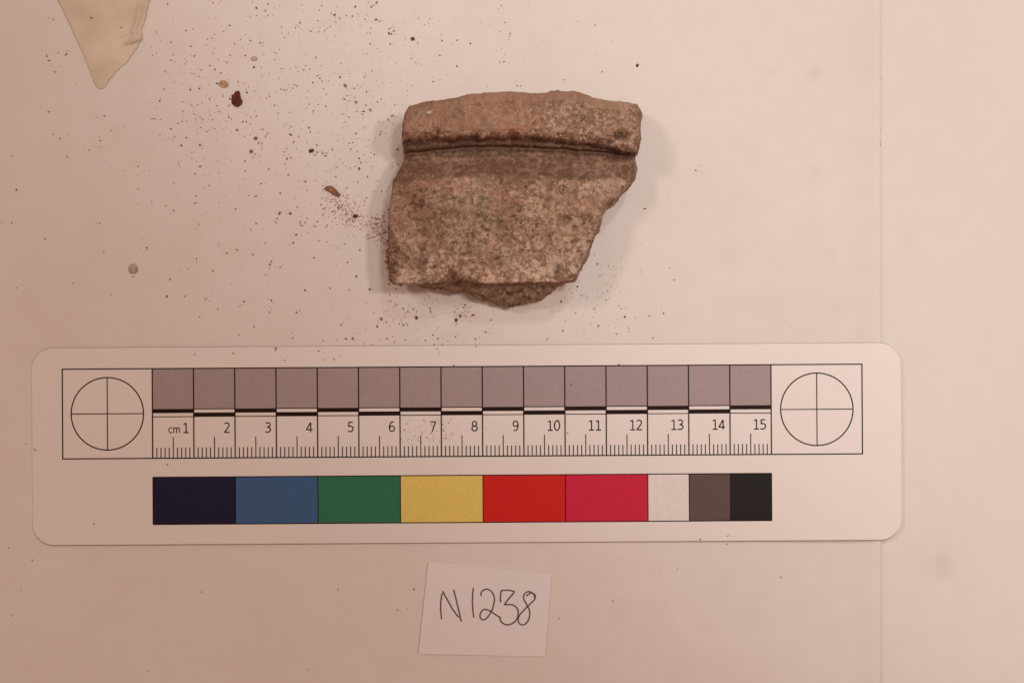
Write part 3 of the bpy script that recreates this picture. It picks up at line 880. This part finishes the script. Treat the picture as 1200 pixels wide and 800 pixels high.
crumb("soil_crumb", Z8(320, 100, [(335, 615), (345, 600), (378, 597), (386, 612), (368, 630), (342, 634)]), .06, M_darkcrumb,
      "small dark oval crumb above the red dust trail", 19)
crumb("soil_crumb", [(481, 45), (484, 43.5), (486, 45), (485.5, 47.5), (482.5, 48)], .05, M_darkcrumb,
      "lone dark round crumb above the left half of the fragment's rim", 23)
crumb("soil_crumb", [(745, 76.5), (747, 74.8), (748.6, 76), (748, 78.3), (746, 79)], .045, M_darkcrumb,
      "lone dark crumb beyond the right end of the fragment's rim", 29)
crumb("soil_crumb", Z8(320, 200, [(745, 425), (760, 408), (790, 412), (795, 435), (770, 445), (750, 442)]), .055, M_darkcrumb,
      "dark crumb among the red dust beside the fragment's left edge", 31)
crumb("soil_crumb", Z8(170, 100, [(1017, 500), (1028, 484), (1055, 486), (1052, 508), (1030, 516)]), .05, M_browncrumb,
      "small brown crumb below the dark red brown crumb, upper of two", 37)
crumb("soil_crumb", Z8(170, 100, [(978, 620), (985, 604), (1008, 602), (1014, 622), (1002, 638), (985, 636)]), .05, M_browncrumb,
      "small brown crumb below the dark red brown crumb, lower of two", 41)

# specks read off the photograph (8x enlargements), pixel offsets and radius
T = {
 (170, 0): [(212,42,1.3),(638,30,1),(1045,78,1.7),(1155,40,1.2),(1130,103,1.3),(1048,148,1),(1150,152,.9),(385,288,1.2),(450,275,1),(733,297,1.1),(793,240,.9),(243,398,1.3),(433,437,1.3),(463,528,1.3),(247,567,1.2),(265,516,.9),(607,618,1.2),(655,652,1.3),(712,688,1.1),(768,587,1.1),(800,520,1),(940,522,1.4),(1022,632,1.7),(1088,632,.9),(988,382,1.2),(1082,405,1.2),(840,412,1),(525,660,1.1),(183,668,.9),(873,770,1.2),(685,560,.9),(390,580,.9),(378,602,.9),(430,690,.8),(503,718,.9),(675,785,1.5),(650,325,.8),(628,362,.8),(585,370,.9),(575,425,.8),(900,375,.9),(60,442,.8),(105,500,.8)],
 (320, 0): [(457,58,1.1),(770,65,1.6),(970,27,1.7),(922,68,1.5),(944,55,1),(577,143,1.7),(545,132,.9),(625,175,1.2),(588,210,.9),(795,132,.9),(860,184,1.1),(967,187,1.9),(1000,202,1),(1022,198,.8),(253,215,1.4),(82,256,1.2),(82,315,.7),(212,262,1),(240,252,.8),(355,294,1.3),(422,197,.9),(430,300,1),(485,290,1.2),(505,268,.8),(1088,272,1.1),(1132,292,1.3),(1088,316,1.9),(1112,318,1.3),(912,415,1.2),(1098,416,1.2),(402,540,1.2),(638,600,.9),(82,645,1),(215,632,.9),(285,658,1.1),(345,650,1),(628,725,1.4),(857,727,1.2),(440,735,1.4),(372,777,1.2),(462,770,1),(415,712,1.1),(520,762,.9),(670,795,1.6),(910,312,.8),(850,505,.7),(688,148,1),(745,155,1.1),(270,48,.9),(18,494,.9),(12,563,.9),(200,795,1)],
 (320, 100): [(683,10,1.7),(75,40,1.1),(103,46,1.2),(130,44,1),(183,28,1),(222,10,1),(475,35,.9),(500,85,1),(670,133,1.4),(690,100,1),(703,152,.9),(780,160,2),(877,62,1.2),(763,30,1.1),(848,245,1.5),(838,275,1.1),(910,228,1.6),(920,247,1.1),(980,157,1.1),(1015,132,1),(1040,178,1),(1118,287,1.5),(1080,322,1),(1120,365,.9),(495,200,1.2),(378,240,1),(340,178,.9),(655,270,.9),(710,300,1.2),(785,245,1),(1140,185,.9),(168,465,1.9),(335,397,1.4),(240,480,1.2),(192,535,1.2),(122,365,.9),(170,385,1),(350,435,.9),(410,562,1.3),(415,628,1.3),(395,655,1.1),(462,640,1.1),(492,664,1.4),(500,636,1),(556,602,1.1),(777,453,1.4),(1003,463,1.3),(1012,436,.9),(748,538,1),(723,600,1),(720,545,.9),(950,650,1.3),(920,630,.9),(805,685,1.5),(826,725,1.3),(808,780,1.7),(770,762,.9),(718,775,1),(130,690,1.8),(170,680,1.2),(105,625,1.1),(128,595,1.1),(108,738,1),(600,765,1),(1165,600,1.4),(790,620,1),(15,190,1),(680,345,.9),(1168,742,1.1),(955,495,.8)],
 (320, 200): [(143,40,1.3),(305,102,1.3),(68,212,1.4),(62,398,2),(162,402,2.1),(228,345,1),(320,182,1),(590,57,1.1),(885,58,1.2),(795,110,1),(1018,196,1.2),(877,258,1.3),(415,478,1.2),(268,515,1.3),(300,485,1.1),(320,445,1.2),(255,480,1),(218,600,1.7),(190,677,1.4),(155,690,.8),(430,657,1.2),(502,668,1),(672,690,1.2),(610,725,1),(508,512,1.2),(498,530,1),(470,410,1.1),(450,318,1.3),(470,360,1.3),(488,350,1.1),(585,325,1.3),(560,385,1.2),(540,295,1.2),(378,520,.9),(400,525,1),(930,440,1.3),(955,450,1.2),(975,457,1.2),(1000,455,1),(1036,677,1.2),(900,635,.9),(815,742,1.3),(40,450,1.1),(25,485,1),(605,345,1.2),(655,370,1.3),(640,345,1.1),(715,460,1.5),(690,480,1.3),(650,455,1.2),(690,160,1.3),(1085,365,1.6),(1100,720,1.1)],
 (170, 100): [(175,38,1.1),(425,42,1.6),(510,32,1.4),(138,148,1.5),(350,155,1.1),(360,243,.9),(437,188,.9),(493,185,1.1),(535,165,.8),(672,193,1.1),(735,102,1.1),(797,127,1.6),(787,192,1.1),(955,68,1.5),(950,40,.8),(785,300,1.2),(1045,290,1.2),(918,342,1.2),(950,344,1.2),(950,275,.8),(988,362,1),(865,423,1.9),(933,480,1.1),(1065,540,1.3),(1098,545,1),(1030,645,1.1),(340,565,1.8),(515,560,1.8),(518,760,1.3),(240,410,1.3),(310,357,1.1),(348,340,1.1),(523,397,1),(280,484,1),(390,490,1.2),(632,325,1.1),(655,407,.9),(605,128,1.1),(580,437,1.1),(515,298,1.1),(540,318,1),(460,270,1.1),(440,632,.9),(315,742,.9),(1140,120,1),(1170,108,1),(1105,415,1.1),(1080,415,.9),(1150,450,1),(1130,485,.9),(940,712,1.2),(1160,787,1.2)],
}
specks = [(x0 + x / 8, y0 + y / 8, r) for (x0, y0), L_ in T.items() for x, y, r in L_]
z36 = 1200 / 330.0
specks += [(x / z36, 180 + y / z36, r) for x, y, r in [(70,155,1.4),(50,296,1.1),(192,364,1.3),(425,298,1.1),(443,418,.9),(625,402,1.3),(568,524,1.1),(725,536,1.3),(712,608,1.6),(788,608,1.1),(878,620,1.2),(838,448,1),(967,424,1.4),(1010,410,1.3),(1078,430,1.3),(1150,474,1.4),(1158,458,1),(1193,485,1),(853,55,1.3),(830,87,1.3),(893,136,1.1),(835,180,1.3),(833,211,1.1),(740,243,1.1),(647,205,1),(847,301,.9),(1004,236,1.3),(1090,182,1.5),(1092,298,1.3),(1067,322,1),(1113,128,1.1),(1145,67,1.1),(908,500,1.1),(800,490,.9),(935,393,.8),(1040,630,1.4),(1157,625,1.2),(928,660,1.2),(850,695,1.1),(1083,738,1.1),(1018,772,1.1),(473,600,1),(312,552,1),(70,572,1),(588,55,1),(740,125,.9),(590,152,.9),(287,13,1.1),(50,12,1.1),(1045,75,1.1),(1132,383,.9),(1148,675,1)]]
specks += [(300 + x / 4, 300 + y / 4, r) for x, y, r in [(66,40,1.5),(72,28,1),(115,53,1),(45,88,1),(272,8,1.4),(430,30,1.2),(470,96,1.5),(348,151,1.1),(230,160,1.5),(437,158,1),(533,156,1.6),(72,208,1.3),(63,262,1),(190,264,1.2),(397,324,1.3),(172,385,1.4),(97,431,1.4),(422,387,1.6),(453,386,1.9),(315,396,1),(293,443,1),(632,212,1.3),(588,296,2.1),(568,330,1.5),(752,290,2.6),(690,245,1.2),(712,258,1),(738,246,1.2),(815,245,1.3),(818,260,1.4),(938,300,2.6),(958,282,1.8),(930,262,1.2),(980,228,1.4),(972,240,1),(1017,277,2.2),(1102,300,1.2),(795,395,1.2),(853,387,1.4),(700,392,1.2),(648,402,1),(615,386,1.3),(612,308,1.1),(830,370,1.2),(1030,388,1.4),(1077,357,1.3),(935,378,1.3),(850,435,1.1),(1030,425,1),(835,415,1),(690,325,1.4),(672,318,1.1),(710,322,1.2),(627,182,1),(657,155,1)]]
specks += [(470 + x / 4, y / 4, r) for x, y, r in [(83,87,1.1),(135,90,1),(130,110,.9),(78,202,.9),(193,192,1.4),(262,190,1.4),(325,204,1.3),(182,260,1.2),(48,276,1.2),(68,292,.9),(261,311,1.4),(150,384,1.1),(52,402,1),(487,107,1),(510,157,1.1),(510,170,1),(463,292,1),(483,290,1.2),(545,403,1.2),(560,404,1.1),(910,119,1.1),(943,338,1),(765,375,1),(470,27,.9),(463,150,.8)]]
zz = 727 / 200.0
specks += [(640 + x / zz, 180 + y / zz, r) for x, y, r in [(420,235,1.4),(638,72,1.4),(545,538,1.3),(527,488,1),(223,733,1.6),(300,768,1.1),(335,695,1.6),(352,743,1),(64,630,1.5),(133,567,1.7),(72,755,1.2),(205,660,1.3),(150,605,1),(255,625,.9),(215,470,.9),(195,375,.8),(205,428,.9),(110,615,.8),(320,660,.9),(455,785,1.1),(440,690,1.1),(500,680,1.2),(25,675,.9),(125,680,1),(230,520,.9),(5,790,1.2)]]
specks += [(113 / 4 + 40, 62, .9), (40 + 272 / 4, 87 / 4, 1.6), (40 + 412 / 4, 132 / 4, 1.4), (40 + 152 / 4, 255 / 4, 1.5), (40 + 90 / 4, 92 / 4, 1.1), (40 + 98 / 4, 338 / 4, 1.2), (40 + 68 / 4, 525 / 4, 1.3), (40 + 122 / 4, 650 / 4, 1.1), (40 + 155 / 4, 735 / 4, 1.2), (40 + 310 / 4, 660 / 4, 1.2), (40 + 258 / 4, 705 / 4, 1.1), (40 + 330 / 4, 545 / 4, 1.1), (40 + 70 / 4, 285 / 4, 1.4), (40 + 60 / 4, 265 / 4, 1.1)]
specks += [(274, 414, 1.4), (229, 415, .9), (42, 526, 1.3), (111, 613, 1.3), (197, 544, 1.3), (323, 408, 1.4), (374, 411, 1.2), (334, 422, 1.1), (392, 421, 1.2), (380, 421, 1), (497, 492, 1), (500, 512, 1), (505, 507, 1.1), (519, 497, 1.1), (520, 504, 1.1), (523, 513, 1.2), (526, 495, 1), (508, 515, .9), (495, 508, .9), (483, 515, .9), (523, 509, .8), (474, 503, 1.1), (669, 450, 1.4), (665, 507, 1.2), (654, 492, 1.1), (725, 427, 1.4), (532, 428, 1.4), (820, 631, 1.2), (852, 627, 1), (852, 637, 1.1), (915, 676, 1.3), (718, 704, 1.3), (794, 666, 1), (466, 714, 1.3), (485, 690, 1.4), (396, 690, 1), (236, 693, 1.2), (38, 656, 1.2), (10, 642, 1.1), (174, 786, 1.2), (14, 721, 1.1), (655, 724, 1), (362, 783, .8), (30, 520, 1.1), (25, 690, .8)]

def add(Vl, Fl, v):
    b0 = sum(len(q) for q in Vl)
    Vl.append(v); Fl.append(np.array(ICO_F) + b0)
class Bag:
    def __init__(s): s.v = []; s.f = []; s.n = 0
    def put(s, v): s.v.append(v); s.f.append(np.array(ICO_F) + s.n); s.n += len(v)
    def build(s, name, mat, label, cat):
        o = mesh_obj(name, np.concatenate(s.v), np.concatenate(s.f), mat)
        o["kind"] = "stuff"; tag(o, label, cat); return o
rs = random.Random(11)
def on_sherd(px, py):
    return 106 < py < 331 and fXL(py) < px < fXR(py)
dark_bag, red_bag, pale_bag = Bag(), Bag(), Bag()
for x, y, r in specks:
    if on_sherd(x, y): continue
    dark_bag.put(blob(x, y, r * (.70 if y > 405 else .82), rs.uniform(1, 1.6), rs.uniform(0, 3.14), .45, rs))
    for _ in range(rs.choice((0, 0, 1, 2))):
        dark_bag.put(blob(x + rs.gauss(0, 5), y + rs.gauss(0, 5), rs.uniform(.3, .6), 1.2, rs.uniform(0, 3.14), .6, rs))
def scatter(bag, n, cx, cy, sx, sy, r0, r1, rot=0.0):
    k = 0
    while k < n:
        a, b = rs.gauss(0, sx), rs.gauss(0, sy)
        x = cx + a * math.cos(rot) - b * math.sin(rot); y = cy + a * math.sin(rot) + b * math.cos(rot)
        k += 1
        if not (-20 < x < 1220 and -20 < y < 820) or on_sherd(x, y): continue
        bag.put(blob(x, y, rs.uniform(r0, r1), rs.uniform(1, 1.5), rs.uniform(0, 3.14), .6, rs))
# fine soil over the upper left, thinning out
scatter(dark_bag, 170, 330, 110, 110, 85, .28, .62)
scatter(dark_bag, 80, 420, 150, 30, 60, .3, .6)
scatter(dark_bag, 80, 300, 250, 150, 90, .28, .55)
scatter(dark_bag, 60, 690, 330, 30, 35, .3, .6)
scatter(dark_bag, 70, 500, 372, 70, 16, .3, .65)
scatter(dark_bag, 60, 560, 50, 110, 40, .28, .5)
scatter(dark_bag, 60, 500, 505, 25, 10, .28, .5)
scatter(dark_bag, 40, 600, 400, 330, 230, .28, .5)
# brick-red dust spilled from the broken edge
scatter(red_bag, 230, 405, 246, 17, 8, .35, .85, .75)
scatter(red_bag, 150, 444, 268, 6.5, 9, .35, .9, 0)
scatter(red_bag, 60, 425, 257, 14, 9, .3, .6, .4)
scatter(red_bag, 45, 540, 368, 5, 9, .35, .8, .5)
scatter(red_bag, 190, 330, 120, 90, 70, .3, .65)
scatter(red_bag, 26, 240, 140, 12, 7, .3, .6)
scatter(red_bag, 40, 437, 262, 40, 40, .3, .6)
for i in range(7): red_bag.put(blob(177 + i * .95, 140 - .9 * math.sin(i / 6 * 3.14), .55, 1.2, 0, .6, rs))
scatter(pale_bag, 150, 310, 120, 110, 85, .4, .9)
scatter(pale_bag, 40, 690, 335, 30, 35, .4, .8)
scatter(pale_bag, 40, 480, 375, 60, 16, .4, .9)
for _ in range(26):
    dark_bag.put(blob(1031.5 + rs.gauss(0, .5), rs.choice((rs.uniform(20, 240), rs.uniform(150, 260), rs.uniform(640, 790))), rs.uniform(.3, .6), 2.0, 1.57, .5, rs))
# grains filled in for the shaded gap along the sherd's broken left edge
for _ in range(150):
    y = rs.gauss(304, 15)
    if 262 < y < 337: red_bag.put(blob(fXL(y) - rs.gauss(1.2, 1.4), y, rs.uniform(.3, 1.2), 1.3, rs.uniform(0, 3.14), 1.2, rs))
dark_bag.build("soil_specks", M_soil, "dark brown soil specks scattered over the white sheet", "soil")
red_bag.build("red_dust", M_reddust, "fine brick red dust spilled beside the pottery fragment", "dust")
pale_bag.build("pale_dust", M_paledust, "fine pale dust scattered among the soil specks", "dust")
